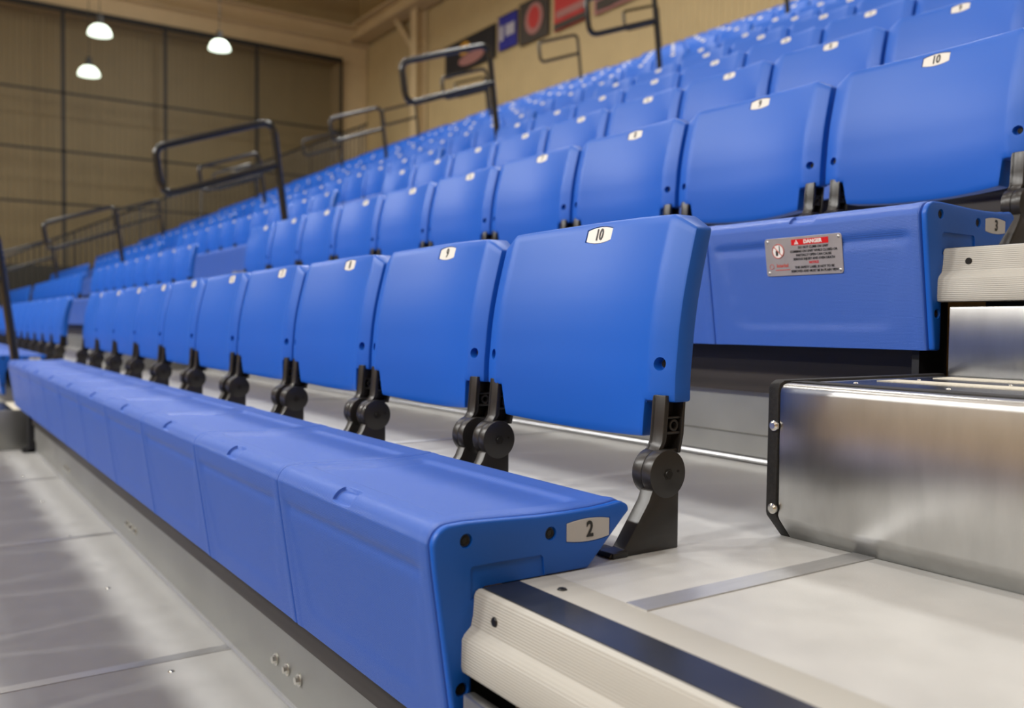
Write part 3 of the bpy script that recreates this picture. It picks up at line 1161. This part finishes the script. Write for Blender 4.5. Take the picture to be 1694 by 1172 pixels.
# ------------------------------------------------------------------ high-bay lamps in view
for (x, y, z, lab) in ((-20, 2.61, 6.10, 'lit dome lamp hanging highest before the mesh curtain'),
                       (-22, 2.7072, 5.6973, 'lit dome lamp hanging lowest before the mesh curtain'),
                       (-20, 5.16, 6.24, 'lit dome lamp hanging closer to the curtain edge and stand')):
    t = thing('high_bay_lamp', lab, 'lamp', (x, y, z), group='high bay lamps')
    bm = new_bm()
    prof = [(0.08, 0.12), (0.14, 0.10), (0.20, 0.04), (0.235, -0.04), (0.245, -0.10)]
    rings = []
    for r, zz in prof:
        rings.append([bm.verts.new((r * math.cos(2 * PI * k / 20), r * math.sin(2 * PI * k / 20), zz)) for k in range(20)])
    for A, B in zip(rings, rings[1:]):
        for k in range(20):
            bm.faces.new((A[k], A[(k + 1) % 20], B[(k + 1) % 20], B[k]))
    bm.faces.new(rings[0])
    bm.faces.new(rings[-1][::-1])
    finish('dome', bm, M_lamp, t)
    bm = new_bm(); cyl(bm, (0, 0, 0.12), (0, 0, 1), 0.08, 0.20, 14, 0.06)
    finish('ballast_housing', bm, M_seam, t)
    bm = new_bm(); tube(bm, [(0, 0, 0.32), (0, 0, 11.5 - z)], 0.008, 6)
    finish('hanger_rod', bm, M_seam, t)

# ------------------------------------------------------------------ banners on the rear wall
def banner(x0, x1, z0, z1, m, label, prints):
    yb_ = YW - 0.06
    t = thing('banner', label, 'banner', (0, yb_, 0), group='banners on the rear wall')
    bm = new_bm()
    nx = 10
    f = [[bm.verts.new((x0 + (x1 - x0) * i / nx, -0.012 - 0.012 * math.sin(i * 1.3), z)) for z in (z0, z1)] for i in range(nx + 1)]
    b = [[bm.verts.new((x0 + (x1 - x0) * i / nx, -0.004 - 0.012 * math.sin(i * 1.3), z)) for z in (z0, z1)] for i in range(nx + 1)]
    for i in range(nx):
        bm.faces.new((f[i][0], f[i + 1][0], f[i + 1][1], f[i][1]))
        bm.faces.new((b[i + 1][0], b[i][0], b[i][1], b[i + 1][1]))
    finish('cloth', bm, m, t)
    bm = new_bm(); tube(bm, [(x0 - 0.04, -0.01, z1 + 0.01), (x1 + 0.04, -0.01, z1 + 0.01)], 0.015, 6)
    finish('hanging_rod', bm, M_seam, t)
    for li, (nm, mm, poly) in enumerate(prints):
        bm = new_bm(); prism_y(bm, poly, -0.030 - 0.004 * li, -0.0255)
        finish(nm, bm, mm, t, smooth=False)


def oval(cx, cz, a, b, n=18):
    return [(cx + a * math.cos(2 * PI * i / n), cz + b * math.sin(2 * PI * i / n)) for i in range(n)]


def rect(a, b, c, d):
    return [(a, c), (b, c), (b, d), (a, d)]


banner(-19.95, -17.50, 6.42, 7.22, M_bannerblack, 'wide black banner with gold and grey print, beside the wall column',
       [('print', M_bannergold, oval(-18.95, 6.98, 0.28, 0.17)), ('print', M_bannerpink, oval(-18.6, 6.66, 0.62, 0.15))])
banner(-17.35, -16.55, 6.50, 7.30, M_bannerblue, 'navy blue banner with a grey print, next to the wide black banner',
       [('print', M_bannergrey, rect(-17.28, -17.12, 6.72, 7.08)), ('print', M_bannergrey, rect(-17.02, -16.64, 6.78, 7.06))])
banner(-16.45, -15.3, 6.40, 7.35, M_bannerbrown, 'dark brown banner with a round red emblem',
       [('print', M_bannerpink, oval(-15.85, 6.90, 0.36, 0.36)), ('print', M_bannerred, oval(-15.85, 6.92, 0.22, 0.25))])
banner(-15.1, -13.9, 6.38, 7.35, M_bannerred, 'red banner with a brown lower hem, above the stand',
       [('print', M_bannerpink, rect(-15.0, -14.0, 6.64, 6.80)), ('hem', M_bannerbrown, rect(-15.08, -13.92, 6.40, 6.54))])
banner(-13.7, -12.3, 6.36, 7.35, M_bannerpink, 'faded rose and brown banner past the red one',
       [('print', M_bannerbrown, rect(-13.6, -12.4, 6.42, 6.62)), ('print', M_bannerred, rect(-13.6, -12.4, 6.72, 6.86))])
